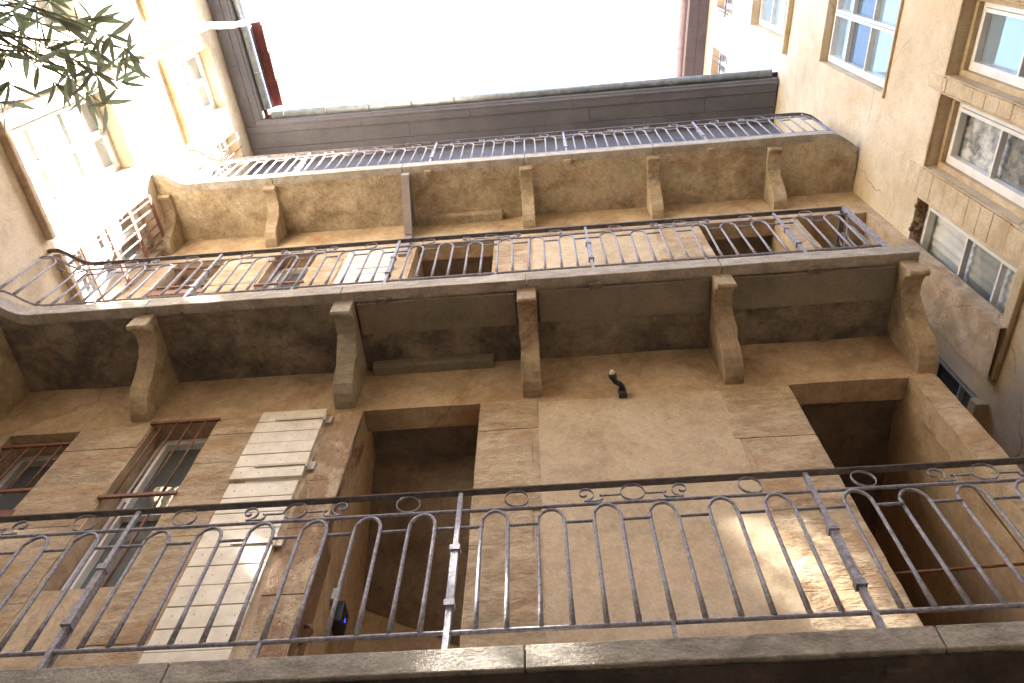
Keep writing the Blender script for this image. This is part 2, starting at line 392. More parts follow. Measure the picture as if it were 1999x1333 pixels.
# ------------------------------------------------------------------ windows
def window(house, F, u0, u1, v0, v1, dep, cols, rows, frame='frame', glass='glass', muntin=.024, fw=.046, rails=None, curtain=None, label=None, gap=.0):
    """frame with casements; rails = heights of the horizontal glazing bars"""
    mb = MB(); n1 = -dep; n0 = n1 - .06
    mb.fbox(F, u0, u0 + fw, v0, v1, n0, n1); mb.fbox(F, u1 - fw, u1, v0, v1, n0, n1)
    mb.fbox(F, u0 + fw, u1 - fw, v0, v0 + fw * 1.15, n0, n1); mb.fbox(F, u0 + fw, u1 - fw, v1 - fw, v1, n0, n1)
    a, b = u0 + fw, u1 - fw; c, d = v0 + fw * 1.15, v1 - fw
    cw = (b - a) / cols
    rails = rails or [c + (d - c) * (i + 1) / rows for i in range(rows - 1)]
    panes = []
    sash = .032
    for i in range(cols):
        x0, x1 = a + cw * i + .004, a + cw * (i + 1) - .004
        m0, m1 = n0 + .004, n1 + .014
        mb.fbox(F, x0, x0 + sash, c + .004, d - .004, m0, m1); mb.fbox(F, x1 - sash, x1, c + .004, d - .004, m0, m1)
        mb.fbox(F, x0 + sash, x1 - sash, c + .004, c + .004 + sash * 1.2, m0, m1); mb.fbox(F, x0 + sash, x1 - sash, d - .004 - sash, d - .004, m0, m1)
        zs = [c + .004 + sash * 1.2] + list(rails) + [d - .004 - sash]
        for r_ in rails: mb.fbox(F, x0 + sash, x1 - sash, r_ - muntin / 2, r_ + muntin / 2, m0 + .01, m1 - .006)
        for k in range(len(zs) - 1):
            e0 = muntin / 2 if k else 0; e1 = muntin / 2 if k < len(zs) - 2 else 0
            panes.append((x0 + sash, x1 - sash, zs[k] + e0, zs[k + 1] - e1, n0 + .012))
    w = mk('window', mb, frame, house)
    if label: w['label'] = label
    for (p0, p1, q0, q1, n) in panes:
        pm = MB(); pm.fbox(F, p0 - .006, p1 + .006, q0 - .006, q1 + .006, n, n + .006)
        mk('pane', pm, glass, w)
    if curtain:
        cm = MB(); k = 40; nz = 6
        for j in range(nz + 1):
            for i in range(k + 1):
                u = u0 + .03 + (u1 - u0 - .06) * i / k; v = v0 + .03 + (v1 - v0 - .06) * j / nz
                cm.v.append(F.p(u, v, n0 - .02 + .006 * math.sin(i * 1.1 + .5 * j) + .004 * math.sin(i * .4 + j)))
        for j in range(nz):
            for i in range(k):
                q = j * (k + 1) + i; cm.f.append((q, q + 1, q + k + 2, q + k + 1))
        mk('curtain', cm, curtain, w, smooth=True)
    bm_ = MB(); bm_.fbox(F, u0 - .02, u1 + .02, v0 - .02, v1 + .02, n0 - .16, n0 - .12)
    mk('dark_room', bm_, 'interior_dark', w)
    return w

def bars(F, xs, v0, v1, n, rails=(), u0=0, u1=1, r=.008, label='', group=None, mat='rust', flat=.013):
    t = thing('window_bars', F.p((u0 + u1) / 2, v0, n), label, 'window bars', group)
    for x in xs:
        mb = MB(); mb.tube([F.p(x, v0, n), F.p(x, (v0 + v1) / 2 + .01, n + .002), F.p(x, v1, n)], r, 6)
        mk('bar', mb, mat, t, smooth=True)
    for rv in rails:
        mb = MB(); mb.fbox(F, u0, u1, rv - flat, rv + flat, n - .006, n + .014)
        mk('cross_bar', mb, mat, t)
    return t

# ------------------------------------------------------------------ gallery house
house = thing('gallery_house', (-.9, 3.6, 0), 'tan plastered old house with three stacked stone galleries and barred windows', 'house')
low = [(-4.20, -3.64, 5.56, 6.46, .36), (-3.07, -2.57, 4.82, 6.50, .36), (-2.19, -1.73, 3.70, 6.49, .1), (-1.45, -.56, 3.0, 6.50, .19), (1.72, 2.59, 3.0, 6.49, .19)]
mid = [(-4.20, -3.62, 9.02, 9.80, .36), (-3.05, -2.54, 8.2, 9.81, .36), (-2.17, -1.66, 7.27, 9.81, .1), (-1.43, -.54, 7.11, 9.82, .19), (1.71, 2.56, 7.11, 9.82, .19), (2.77, 3.56, 7.11, 9.83, .5)]
top = [(-1.42, -.54, 10.66, 13.1, .19), (1.71, 2.56, 10.66, 13.1, .19), (-3.05, -2.54, 11.7, 13.1, .36), (2.95, 3.45, 11.5, 13.1, .36)]
mk('wall', wall_mb(FM, -4.66, 2.785, 0, 7.11, low), 'wall', house, smooth=False)
mk('wall', wall_mb(FM, -4.66, 3.70, 7.11, 14.2, mid + top), 'wall', house)
mb = MB()
mb.box(2.765, 2.785, YW + .01, 6.5, 0, 7.11)
mk('end_wall', mb, 'wall', house)
# smooth plaster field between the door jambs
for (zb, zt) in ((3.70, 6.46), (7.28, 9.8)):
    F2 = Frame((0, YW - .006, 0), (1, 0, 0), (0, -1, 0))
    mk('plaster_panel', wall_mb(F2, -.125, 1.215, zb, zt, [], step=.1, amp=.005), 'wall_smooth', house)

# stone jambs: courses of blocks
def jamb(x0, x1, z0, z1, parent, ragged=0, seed=0, mat='stone'):
    rnd = random.Random(seed); z = z0
    while z < z1 - .05:
        h = min(rnd.uniform(.24, .46), z1 - z)
        if z1 - (z + h) < .12: h = z1 - z
        a, b = x0, x1
        if ragged < 0: a -= rnd.uniform(-.03, .05)
        if ragged > 0: b += rnd.uniform(-.05, .03)
        pr = .008 + rnd.random() * .006
        nx = max(2, int((b - a) / .06)); nz = max(2, int(h / .06))
        m = MB(); gap = .0015
        zc0, zc1 = z + gap, z + h - gap
        for j in range(nz + 1):
            for i in range(nx + 1):
                u = a + (b - a) * i / nx; v = zc0 + (zc1 - zc0) * j / nz
                edge = i in (0, nx) or j in (0, nz)
                p = Vector((u, YW, v))
                d = pr + noise.noise(p * 9) * .005 + noise.noise(p * 22) * .004 - (.004 if edge else 0)
                if j in (0, nz): v += noise.noise(p * 11) * .006
                if i in (0, nx): u += noise.noise(p * 13 + Vector((3, 3, 3))) * .005
                m.v.append(Vector((u, YW - d, v)))
        for j in range(nz):
            for i in range(nx):
                q = j * (nx + 1) + i; m.f.append((q, q + 1, q + nx + 2, q + nx + 1))
        rim = [i for i in range(nx + 1)] + [j * (nx + 1) + nx for j in range(1, nz + 1)] + [nz * (nx + 1) + i for i in range(nx - 1, -1, -1)] + [j * (nx + 1) for j in range(nz - 1, 0, -1)]
        base = len(m.v)
        m.v += [Vector((m.v[i].x, YW + .02, m.v[i].z)) for i in rim]
        k = len(rim)
        for i in range(k): m.f.append((rim[i], base + i, base + (i + 1) % k, rim[(i + 1) % k]))
        mk('stone_block', m, mat, parent)
        z += h

sd = 0
for z0, z1 in ((3.70, 6.50), (7.28, 9.80)):
    for (a, b, rg) in ((-3.63, -3.08, 0), (-2.56, -2.225, 0), (-1.70, -1.455, 0), (-.555, -.14, 1), (1.225, 1.715, -1), (2.595, 2.78, 0)):
        sd += 1; jamb(a, b, z0, z1, house, rg, sd, 'stone_patchy' if a == -1.70 and z0 < 5 else 'stone')
# worn lining of the left reveal of the lower doorway
FQ = Frame((-1.4405, YW, 0), (0, 1, 0), (1, 0, 0))
o = mk('door_reveal', wall_mb(FQ, .002, .185, 3.70, 6.47, [], step=.06, amp=.007), 'reveal_patchy', house); o['label'] = 'worn reveal with brown eroded patches'

# dark stairwells behind the openings
def stairwell(x0, x1, zf, zc, yb, right=False):
    w = MB(); w.poly([(x0 + .005, YW + .19, zf), (x0 - .05, yb, zf), (x0 - .05, yb, zc), (x0 + .005, YW + .19, zc)]); mk('stairwell_wall', w, 'interior', house)
    w = MB(); w.poly([(x1 - .005, YW + .19, zf), (x1 - .005, YW + .19, zc), (x1 + .05, yb, zc), (x1 + .05, yb, zf)]); mk('stairwell_wall', w, 'interior', house)
    w = MB(); w.poly([(x0 - .05, yb, zf), (x1 + .05, yb, zf), (x1 + .05, yb, zc), (x0 - .05, yb, zc)]); mk('stairwell_back', w, 'interior', house)
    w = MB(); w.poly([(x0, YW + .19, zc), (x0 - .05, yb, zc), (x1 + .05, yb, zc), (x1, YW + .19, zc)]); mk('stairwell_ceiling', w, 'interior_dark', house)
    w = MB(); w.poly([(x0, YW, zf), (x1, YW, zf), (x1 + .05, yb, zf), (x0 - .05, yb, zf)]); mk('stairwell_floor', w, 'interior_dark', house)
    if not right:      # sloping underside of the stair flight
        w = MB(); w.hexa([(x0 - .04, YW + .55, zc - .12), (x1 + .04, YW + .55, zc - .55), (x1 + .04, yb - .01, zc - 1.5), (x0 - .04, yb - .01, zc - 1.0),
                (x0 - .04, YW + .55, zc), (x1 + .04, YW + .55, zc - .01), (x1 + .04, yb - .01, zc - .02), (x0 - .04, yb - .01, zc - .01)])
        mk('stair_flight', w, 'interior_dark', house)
stairwell(-1.45, -.56, 3.68, 6.62, 4.35); stairwell(1.72, 2.59, 3.68, 6.62, 5.2, True)
stairwell(-1.43, -.54, 7.25, 9.95, 5.2); stairwell(1.71, 2.56, 7.25, 9.95, 5.6, True)
stairwell(-1.42, -.54, 10.66, 13.2, 5.0); stairwell(1.71, 2.56, 10.66, 13.2, 5.0, True)

# gallery house windows
window(house, FM, -4.20, -3.64, 5.56, 6.46, .2, 1, 1, frame='frame_grey')
window(house, FM, -3.06, -2.58, 4.83, 6.49, .15, 1, 2, rails=[5.62])
window(house, FM, -4.20, -3.62, 9.03, 9.80, .2, 1, 1, frame='frame_grey')
window(house, FM, -3.04, -2.55, 8.21, 9.80, .15, 1, 2, rails=[8.98])
window(house, FM, -3.04, -2.55, 11.7, 13.1, .15, 1, 2)
window(house, FM, 2.96, 3.44, 11.5, 13.1, .15, 1, 2)
mb = MB(); mb.box(-4.22, -3.62, YW - .015, YW + .2, 5.45, 5.555); mk('window_sill', mb, 'rust', house)
mb = MB(); mb.box(-4.22, -3.60, YW - .015, YW + .2, 8.93, 9.025); mk('window_sill', mb, 'rust', house)
GB = 'rusty bars on the gallery house windows'
bars(FM, [-4.12, -3.99, -3.86, -3.73], 5.79, 6.36, -.03, (6.345, 5.81), -4.22, -3.63, label='rust brown bars on the small dark window at the lower left edge', group=GB)
bars(FM, [-2.99, -2.88, -2.77, -2.66], 5.62, 6.49, .012, (6.485, 5.63), -3.09, -2.55, label='rust brown bars on the tall lower window left of the cream shutter', group=GB)
bars(FM, [-2.93, -2.71], 4.83, 5.64, -.05, (), -3.06, -2.58, label='pair of rust brown bars below the cross bar of the tall lower window', group=GB)
bars(FM, [-4.05, -3.9, -3.75], 9.03, 9.72, -.03, (9.70, 9.20), -4.2, -3.62, label='rust brown bars on the left small window behind the middle railing', group=GB)
bars(FM, [-2.95, -2.83, -2.71, -2.6], 8.98, 9.8, .012, (9.78, 9.0), -3.06, -2.53, label='rust brown bars on the window beside the shutter behind the middle railing', group=GB)

# shutters of horizontal planks
def shutter(x0, x1, z0, z1, n, prj, straps, label, group):
    s = thing('plank_shutter', ((x0 + x1) / 2, YW, z0), label, 'shutter', group)
    h = (z1 - z0) / n
    for i in range(n):
        m = MB(); jz = random.uniform(-.0012, .0012); jy = random.uniform(0, .003)
        m.box(x0 + random.uniform(0, .003), x1 - random.uniform(0, .003), YW - prj - jy, YW - prj + .026, z0 + i * h + .003 + jz, z0 + (i + 1) * h - .003 + jz)
        pk = mk('plank', m, 'shutter', s, bevel=.003)
        for t in (.13, .38, .62, .87):
            nm = MB()
            x = x0 + (x1 - x0) * t; z = z0 + (i + .5) * h + random.uniform(-.02, .02)
            nm.tube([(x, YW - prj - jy - .003, z), (x, YW - prj - jy + .004, z)], .0045, 6)
            mk('nail_head', nm, 'shut_iron', pk)
    for (a, b, z) in straps:
        m = MB(); m.box(a, b, YW - prj - .010, YW - prj - .003, z - .011, z + .011); mk('strap_hinge', m, 'shut_iron', s)
        m = MB(); m.box(b - .002, b + .05, YW - .03, YW - .012, z - .04, z + .04)
        m.tube([(b + .004, YW - prj - .008, z - .045), (b + .004, YW - prj - .008, z + .045)], .009, 8); mk('hinge_plate', m, 'shut_iron', s)
    return s
GS = 'cream plank shutters of the gallery house'
shutter(-2.215, -1.715, 5.70, 6.50, 6, .045, [(-2.08, -1.71, 6.375), (-2.07, -1.71, 5.825)], 'cream horizontal plank shutter, upper leaf above the bottom railing', GS)
shutter(-2.21, -1.735, 3.72, 5.685, 13, .022, [(-2.0, -1.73, 5.1), (-2.0, -1.73, 4.1)], 'cream horizontal plank shutter, lower leaf behind the bottom railing bars', GS)
shutter(-2.18, -1.66, 7.28, 9.80, 17, .03, [(-2.0, -1.66, 9.2), (-2.0, -1.66, 8.0)], 'cream horizontal plank shutter behind the middle gallery railing', GS)

# ------------------------------------------------------------------ galleries (parts of the house)
LEFT_S = [(-4.60, 2.385), (-4.52, 2.362), (-4.45, 2.367), (-4.38, 2.41), (-4.32, 2.461), (-4.25, 2.502), (-4.17, 2.519), (-4.05, 2.52)]
RIGHT_S = [(3.25, 2.52), (3.36, 2.528), (3.46, 2.562), (3.53, 2.61), (3.60, 2.662), (3.68, 2.735)]
def yfront(x, kind):
    path = (LEFT_S if 'l' in kind else []) + [(-3.9, 2.52), (3.0, 2.52)] + (RIGHT_S if 'r' in kind else [])
    if x <= path[0][0]: return path[0][1]
    for (a, ya), (b, yb) in zip(path, path[1:]):
        if a <= x <= b: return ya + (yb - ya) * (x - a) / (b - a)
    return path[-1][1] if 'r' in kind else 2.52

def xs_between(a, b, kind):
    xs = [a, b] + [p[0] for p in LEFT_S + RIGHT_S if a < p[0] < b]
    n = max(2, int((b - a) / .25)); xs += [a + (b - a) * i / n for i in range(1, n)]
    return sorted(set(round(x, 4) for x in xs))

CONSOLE = [(2.565, 0), (2.565, -.205), (2.585, -.225), (2.605, -.21), (2.625, -.165), (2.675, -.135), (2.73, -.125), (2.79, -.14), (2.85, -.195), (2.91, -.265), (2.955, -.345), (2.985, -.43), (3.03, -.50), (3.09, -.55), (3.15, -.575), (3.24, -.58), (3.24, 0)]
CONSOLE_TOP = [(2.60, 0), (2.60, -.085), (2.615, -.10), (2.64, -.09), (2.66, -.062), (2.72, -.045), (2.79, -.05), (2.86, -.08), (2.92, -.135), (2.965, -.215), (3.0, -.30), (3.05, -.375), (3.11, -.42), (3.17, -.435), (3.24, -.44), (3.24, 0)]
def gallery(zt, zs, x0, x1, kind, joints, name, brackets, prof, soffit, edge_h=.14, band=None):
    OFF = .065 if brackets else .0
    s = MB()
    xs = xs_between(x0, x1, kind); ny = 6
    ys = lambda x: [yfront(x, kind) + OFF + (YW + .03 - yfront(x, kind) - OFF) * j / ny for j in range(ny + 1)]
    grid = []
    for x in xs:
        grid.append([len(s.v) + j for j in range(ny + 1)])
        for y in ys(x):
            p = Vector((x, y, zs)); s.v.append(p + Vector((0, 0, wob(p * 1.6, .012))))
    for a, b in zip(grid, grid[1:]):
        for j in range(ny): s.f.append((a[j], a[j + 1], b[j + 1], b[j]))
    k = len(s.v)
    for x in xs: s.v += [Vector((x, yfront(x, kind) + OFF, zt - .012)), Vector((x, YW + .02, zt - .012))]
    for i in range(len(xs) - 1): s.f.append((k + 2 * i, k + 2 * i + 2, k + 2 * i + 3, k + 2 * i + 1))
    for i, gcol in ((0, grid[0]), (len(xs) - 1, grid[-1])): s.f.append(tuple(gcol + [k + 2 * i + 1, k + 2 * i]))
    slab = mk('gallery_slab', s, soffit, house); slab['label'] = name
    js = [x0] + joints + [x1]
    for a, b in zip(js, js[1:]):
        m = MB(); xx = xs_between(a + .003, b - .003, kind)
        n0 = 0
        for x in xx:
            y = yfront(x, kind) - .02
            pz = Vector((x * 3, y, zt))
            e = .004 * noise.noise(pz * 3); e2 = .004 * noise.noise(pz * 5 + Vector((4, 4, 4)))
            m.v += [Vector((x, y + e, zt - edge_h + e2)), Vector((x, y + .10, zt - edge_h)), Vector((x, y + .12, zt)), Vector((x, y + e, zt + e))]
        for i in range(len(xx) - 1):
            for j in range(4): m.f.append((4 * i + j, 4 * i + (j + 1) % 4, 4 * i + 4 + (j + 1) % 4, 4 * i + 4 + j))
        m.f.append((3, 2, 1, 0)); q = 4 * (len(xx) - 1); m.f.append((q, q + 1, q + 2, q + 3))
        mk('edge_stone', m, 'edge' if brackets else 'edge_dull', slab, bevel=.006)
    for (bx, bw, bmat, blab) in brackets:
        m = MB()
        pr = [(y, zs + .015 + d) for y, d in prof]
        m.prism(pr, lambda p, t: (t + .008 * noise.noise(Vector((t * 9, p[0] * 9, p[1] * 9))), p[0] + .010 * noise.noise(Vector((p[0] * 9, p[1] * 9, t * 3 + bx))), p[1] + .010 * noise.noise(Vector((t * 4 + bx, p[0] * 8, 3)))), bx - bw / 2, bx + bw / 2)
        b_ = mk('bracket', m, bmat, slab, bevel=.008)
        if blab: b_['label'] = blab
    if band:
        for (a, b) in band:
            m = MB(); m.box(a, b, 2.60, 2.87, zs - .022, zs + .02); mk('soffit_band', m, 'soffit_band', slab)
    return slab

gallery(Z1, S1, -4.6, 2.84, '', [-3.2, -1.60, -.18, 1.38], 'bottom stone gallery at the lower edge, seen from below', [], CONSOLE, 'soffit_shaded', .11)
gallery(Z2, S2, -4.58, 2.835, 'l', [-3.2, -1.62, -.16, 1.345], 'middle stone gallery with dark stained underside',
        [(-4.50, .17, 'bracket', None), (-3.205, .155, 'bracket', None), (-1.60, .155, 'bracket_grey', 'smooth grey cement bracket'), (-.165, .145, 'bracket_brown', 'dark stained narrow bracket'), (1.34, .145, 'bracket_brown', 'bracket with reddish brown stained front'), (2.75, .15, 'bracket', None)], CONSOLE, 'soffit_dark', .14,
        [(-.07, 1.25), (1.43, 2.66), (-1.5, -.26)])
gallery(Z3, S3, -4.56, 3.66, 'lr', [-3.15, -1.6, -.16, 1.33, 2.71], 'top stone gallery with pitted tan underside',
        [(-4.48, .18, 'bracket', None), (-3.19, .14, 'bracket', None), (-.155, .145, 'bracket', None), (1.32, .145, 'bracket', None), (2.70, .15, 'bracket', None)], CONSOLE_TOP, 'soffit_top', .14)
# stone ledges where soffit meets wall above the doors
for z, ma, y0 in ((S3, 'soffit_top', 3.10), (S2, 'soffit_band', 3.13)):
    m = MB()
    n = 14
    prof = [(y0, z + .02), (y0 - .004, z - .07), (y0 + .02, z - .085), (YW + .02, z - .10), (YW + .02, z + .02)]
    m.prism(prof, lambda p, t: (t, p[0], p[1]), -1.46, -.47)
    mk('stone_ledge', m, ma, house, bevel=.012)
# bolt plates under the galleries below each railing post
for z, xs in ((S2, (-2.95, -1.30, .37, 2.04)), (S3, (-1.3, .33, 1.98)), (S1, (-2.16, -.5, 1.2))):
    for x in xs:
        m = MB(); m.box(x - .045, x + .045, 2.555, 2.61, z - .034, z + .01); mk('bolt_plate', m, 'soffit_shaded' if z < 4 else 'soffit_dark' if z < 10 else 'bracket', house, bevel=.01)
# steel strut under the top gallery
st = thing('steel_strut', (-1.555, 3.19, 9.55), 'lilac grey steel strut propping the top gallery between the stone brackets', 'strut')
m = MB(); m.box(-1.6, -1.51, 3.165, 3.203, 9.5, 10.50); mk('wall_leg', m, 'metal_lilac', st)
m = MB(); m.box(-1.6, -1.51, 2.56, 3.16, 10.44, 10.505); mk('arm', m, 'metal_lilac', st)
m = MB(); m.hexa([(-1.6, 2.56, 10.41), (-1.51, 2.56, 10.41), (-1.51, 3.15, 10.05), (-1.6, 3.15, 10.05), (-1.6, 2.56, 10.435), (-1.51, 2.56, 10.435), (-1.51, 3.16, 10.08), (-1.6, 3.16, 10.08)]); mk('flange', m, 'metal_lilac', st)
m = MB(); m.prism([(2.6, 10.44), (2.6, 10.42), (3.15, 10.085), (3.16, 10.44)], lambda p, t: (t, p[0], p[1]), -1.56, -1.548); mk('web_plate', m, 'metal_lilac', st)

# ------------------------------------------------------------------ railings
def arc_path(kind, x0, x1):
    return [Vector((x, yfront(x, kind) + .012, 0)) for x in xs_between(x0, x1, kind)]

# shared hoop meshes (local x along the railing, origin at its foot)
HW = .064
def hoop_mesh():
    m = MB(); pts = [(-HW, 0, .0)] + [(-HW, 0, .2), (-HW, 0, .42), (-HW, 0, .60)]
    for i in range(1, 10):
        a = math.pi - math.pi * i / 10; pts.append((HW * math.cos(a), 0, .625 + .088 * math.sin(a)))
    pts += [(HW, 0, .60), (HW, 0, .42), (HW, 0, .2), (HW, 0, 0)]
    rr = [.0135, .0098, .0092, .0092] + [.009] * 9 + [.0092, .0092, .0098, .0135]
    m.tube(pts, rr, 7); me = m.mesh('hoop_bar', Vector(), True); me.materials.append(M['iron']); return me
def link_mesh():
    m = MB(); m.tube([(-.066, 0, 0), (.066, 0, 0)], .008, 6); me = m.mesh('link_bar', Vector(), True); me.materials.append(M['iron']); return me
def ring_mesh():
    m = MB(); n = 20; pr = []
    for i in range(n):
        a = 2 * math.pi * i / n
        for (r, y) in ((.060, -.007), (.060, .007), (.0565, .007), (.0565, -.007)): m.v.append(Vector((r * math.cos(a), y, r * math.sin(a))))
    for i in range(n):
        for j in range(4): a = i * 4; b = ((i + 1) % n) * 4; m.f.append((a + j, a + (j + 1) % 4, b + (j + 1) % 4, b + j))
    me = m.mesh('ring', Vector(), True); me.materials.append(M['iron']); return me
def ribbon(pts, w=.007, t=.0022):
    m = MB(); n = len(pts)
    for i, (x, z) in enumerate(pts):
        a = pts[max(0, i - 1)]; b = pts[min(n - 1, i + 1)]
        d = Vector((b[0] - a[0], 0, b[1] - a[1])).normalized(); nn = Vector((-d.z, 0, d.x))
        p = Vector((x, 0, z))
        m.v += [p + nn * t + Vector((0, -w, 0)), p + nn * t + Vector((0, w, 0)), p - nn * t + Vector((0, w, 0)), p - nn * t + Vector((0, -w, 0))]
    for i in range(n - 1):
        for j in range(4): m.f.append((i * 4 + j, i * 4 + (j + 1) % 4, i * 4 + 4 + (j + 1) % 4, i * 4 + 4 + j))
    return m
def scroll_mesh(sg):
    pts = []
    for i in range(30):                  # spiral, opening outwards
        t = i / 29; a = R(430) * (1 - t) + R(-95); r = .010 + .043 * t
        pts.append((-.235 + r * math.cos(a) * 1.0, .004 + r * math.sin(a)))
    pts += [(-.20, -.052), (-.165, -.051), (-.15, -.038), (-.148, -.018), (-.162, -.008)]
    m = ribbon([(sg * x, z) for x, z in pts])
    m2 = ribbon([(sg * x, z) for x, z in ((-.148, -.012), (-.10, -.012), (-.066, -.012), (-.058, 0.0))], .005, .003)
    k = len(m.v); m.v += m2.v; m.f += [tuple(i + k for i in f) for f in m2.f]
    me = m.mesh('scroll', Vector(), False); me.materials.append(M['iron']); return me
ME = dict(hoop=hoop_mesh(), link=link_mesh(), ring=ring_mesh(), sl=scroll_mesh(1), sr=scroll_mesh(-1))
def inst(name, me, wl, parent, rz=0):
    o = bpy.data.objects.new(name, me); place(o, Vector(wl), parent); o.rotation_euler = (0, 0, rz); return o

def railing(zt, kind, x0, x1, posts, label, sub_posts=()):
    t = thing('iron_railing', ((x0 + x1) / 2, 2.53, zt), label, 'railing', 'wrought iron railings of the three galleries')
    path = arc_path(kind, x0, x1)
    def at(z, dy=0.0): return [p + Vector((0, dy, z)) for p in path]
    m = MB()
    hp = at(zt + .972)
    m.tube(hp, .009, sq=True, rx=.009)
    for i, p in enumerate(m.v): pass
    m = MB(); n0 = 0
    for i, p in enumerate(hp):
        a = hp[max(0, i - 1)]; b = hp[min(len(hp) - 1, i + 1)]; d = (b - a).normalized(); s_ = Vector((-d.y, d.x, 0))
        for (q, z) in ((-.019, -.006), (.019, -.006), (.021, 0), (.011, .009), (-.011, .009), (-.021, 0)): m.v.append(p + s_ * q + Vector((0, 0, z)))
    for i in range(len(hp) - 1):
        for j in range(6): m.f.append((i * 6 + j, i * 6 + (j + 1) % 6, i * 6 + 6 + (j + 1) % 6, i * 6 + 6 + j))
    m.f.append((5, 4, 3, 2, 1, 0)); q = 6 * (len(hp) - 1); m.f.append(tuple(q + j for j in range(6)))
    mk('handrail', m, 'iron_dark', t)
    m = MB(); m.tube(at(zt + .832), .0095, 6); mk('upper_rail', m, 'iron', t, True)
    m = MB(); m.tube(at(zt + .10), .0105, 6); mk('lower_rail', m, 'iron', t, True)
    def yx(x): return yfront(x, kind) + .012
    def rz(x):
        return math.atan2(yx(x + .03) - yx(x - .03), .06)
    for x in posts:
        y = yx(x)
        m = MB(); m.tube([(x, y, zt + .004), (x, y, zt + .24)], .0125, sq=True); m.tube([(x, y, zt + .24), (x, y, zt + .575)], .0165, sq=True); m.tube([(x, y, zt + .575), (x, y, zt + .965)], [.0125, .011], sq=True)
        p = mk('post', m, 'iron', t)
        for zc in (.245, .57):
            m = MB(); m.box(x - .023, x + .023, y - .023, y + .023, zt + zc - .016, zt + zc + .016); mk('collar', m, 'iron', p)
        m = MB(); m.tube([(x + .004, y + .03, zt + .004), (x + .003, y + .026, zt + .5), (x, y + .004, zt + .60)], .008, sq=True); mk('back_stay', m, 'iron', p)
    # bays
    P = list(posts); bays = []
    ext = [P[0] - 1.66] + P + [P[-1] + 1.66]
    for a, b in zip(ext, ext[1:]):
        n = 6; pitch = (b - a) / 6.36
        c0 = (a + b) / 2
        hs = [c0 + (i - 2.5) * pitch for i in range(6)]
        for i, h in enumerate(hs):
            if x0 + .09 < h < x1 - .09: inst('hoop_bar', ME['hoop'], (h + random.uniform(-.003, .003), yx(h), zt + .105), t, rz(h)).rotation_euler = (random.uniform(-.012, .012), random.uniform(-.010, .010), rz(h) + random.uniform(-.04, .04))
            lx = h + pitch / 2
            if i < 5 and x0 + .06 < lx < x1 - .06: inst('link_bar', ME['link'], (lx, yx(lx), zt + .715), t, rz(lx))
        for e, s_ in ((a, 1), (b, -1)):
            lx = e + s_ * (hs[0] - HW - a) / 2
            if x0 + .06 < lx < x1 - .06 and (e in P): inst('link_bar', ME['link'], (lx, yx(lx), zt + .715), t, rz(lx))
        for (dx, me, nm) in ((-.57, 'ring', 'ring'), (0, 'ring', 'ring'), (.57, 'ring', 'ring'), (-.0, 'sl', 'scroll'), (.0, 'sr', 'scroll')):
            x = c0 + dx
            if nm == 'scroll': xc = x + (-.2 if me == 'sl' else .2)
            else: xc = x
            if x0 + .12 < xc < x1 - .12: inst(nm, ME[me], (x, yx(x), zt + .902), t, rz(xc)).rotation_euler = (0, random.uniform(-.05, .05) if nm == 'ring' else 0, rz(xc) + random.uniform(-.12, .12) * (nm == 'ring'))
        if x0 < c0 < x1:
            m = MB(); x = c0 + .06; m.tube([(x, yx(x), zt + .004), (x, yx(x), zt + .1)], .008, sq=True); mk('foot_stay', m, 'iron', t)
    return t
railing(Z1, '', -4.5, 2.82, [-3.82, -2.16, -.50, 1.20], 'grey wrought iron railing of the bottom gallery, largest and nearest')
r2 = railing(Z2, 'l', -4.555, 2.66, [-2.955, -1.305, .375, 2.04], 'grey wrought iron railing of the middle gallery with a return at its right end')
railing(Z3, 'lr', -4.54, 3.66, [-2.955, -1.295, .335, 1.98], 'pale wrought iron railing of the top gallery just below the eaves')
# return of the middle railing to the wall
m = MB(); m.tube([(2.655, 2.53, Z2 + .004), (2.655, 2.53, Z2 + .97)], .017, sq=True); mk('corner_post', m, 'iron', r2)
m = MB(); m.box(2.632, 2.68, 2.55, YW, Z2 + .965, Z2 + .982); mk('handrail', m, 'iron_dark', r2)
for z in (.10, .832):
    m = MB(); m.tube([(2.656, 2.54, Z2 + z), (2.656, YW, Z2 + z)], .0095, 6); mk('side_rail', m, 'iron', r2, True)
for y in (2.68, 2.93): inst('hoop_bar', ME['hoop'], (2.656, y, Z2 + .105), r2, math.pi / 2)
inst('ring', ME['ring'], (2.656, 2.8, Z2 + .902), r2, math.pi / 2)

# ------------------------------------------------------------------ eaves of the gallery house
ev = MB()
rows = [(2.60, 2.712), (2.712, 2.945), (2.945, 3.225)]
for k, (ya, yb) in enumerate(rows):
    x = -4.50
    while x < 3.66:
        w = random.uniform(1.5, 2.9); xe = min(x + w, 3.665)
        if 3.665 - xe < .5: xe = 3.665
        m = MB(); dz = random.uniform(-.004, .004) - (.018 if k == 0 else 0)
        m.box(x + .003, xe - .003, ya + .003, yb - .003, EAVE + dz, EAVE + .03)
        mk('soffit_board', m, 'boards', house)
        x = xe
for (za, zb) in ((12.72, 13.08), (13.08, 13.44), (13.44, 13.80)):
    x = -4.45
    while x < 3.6:
        xe = min(x + random.uniform(1.6, 2.8), 3.63)
        if 3.63 - xe < .5: xe = 3.63
        m = MB(); m.box(x + .002, xe - .002, YW - .03 - random.uniform(0, .003), YW - .012, za + .002, zb - .002); mk('frieze_board', m, 'boards', house); x = xe
m = MB()
m.prism([(2.60, EAVE - .018), (2.575, EAVE - .02), (2.555, EAVE + .0), (2.53, EAVE + .005), (2.52, EAVE + .03), (2.52, EAVE + .12), (2.60, EAVE + .12)], lambda p, t: (t, p[0], p[1]), -4.35, 3.665)
mk('cornice_moulding', m, 'boards', house)
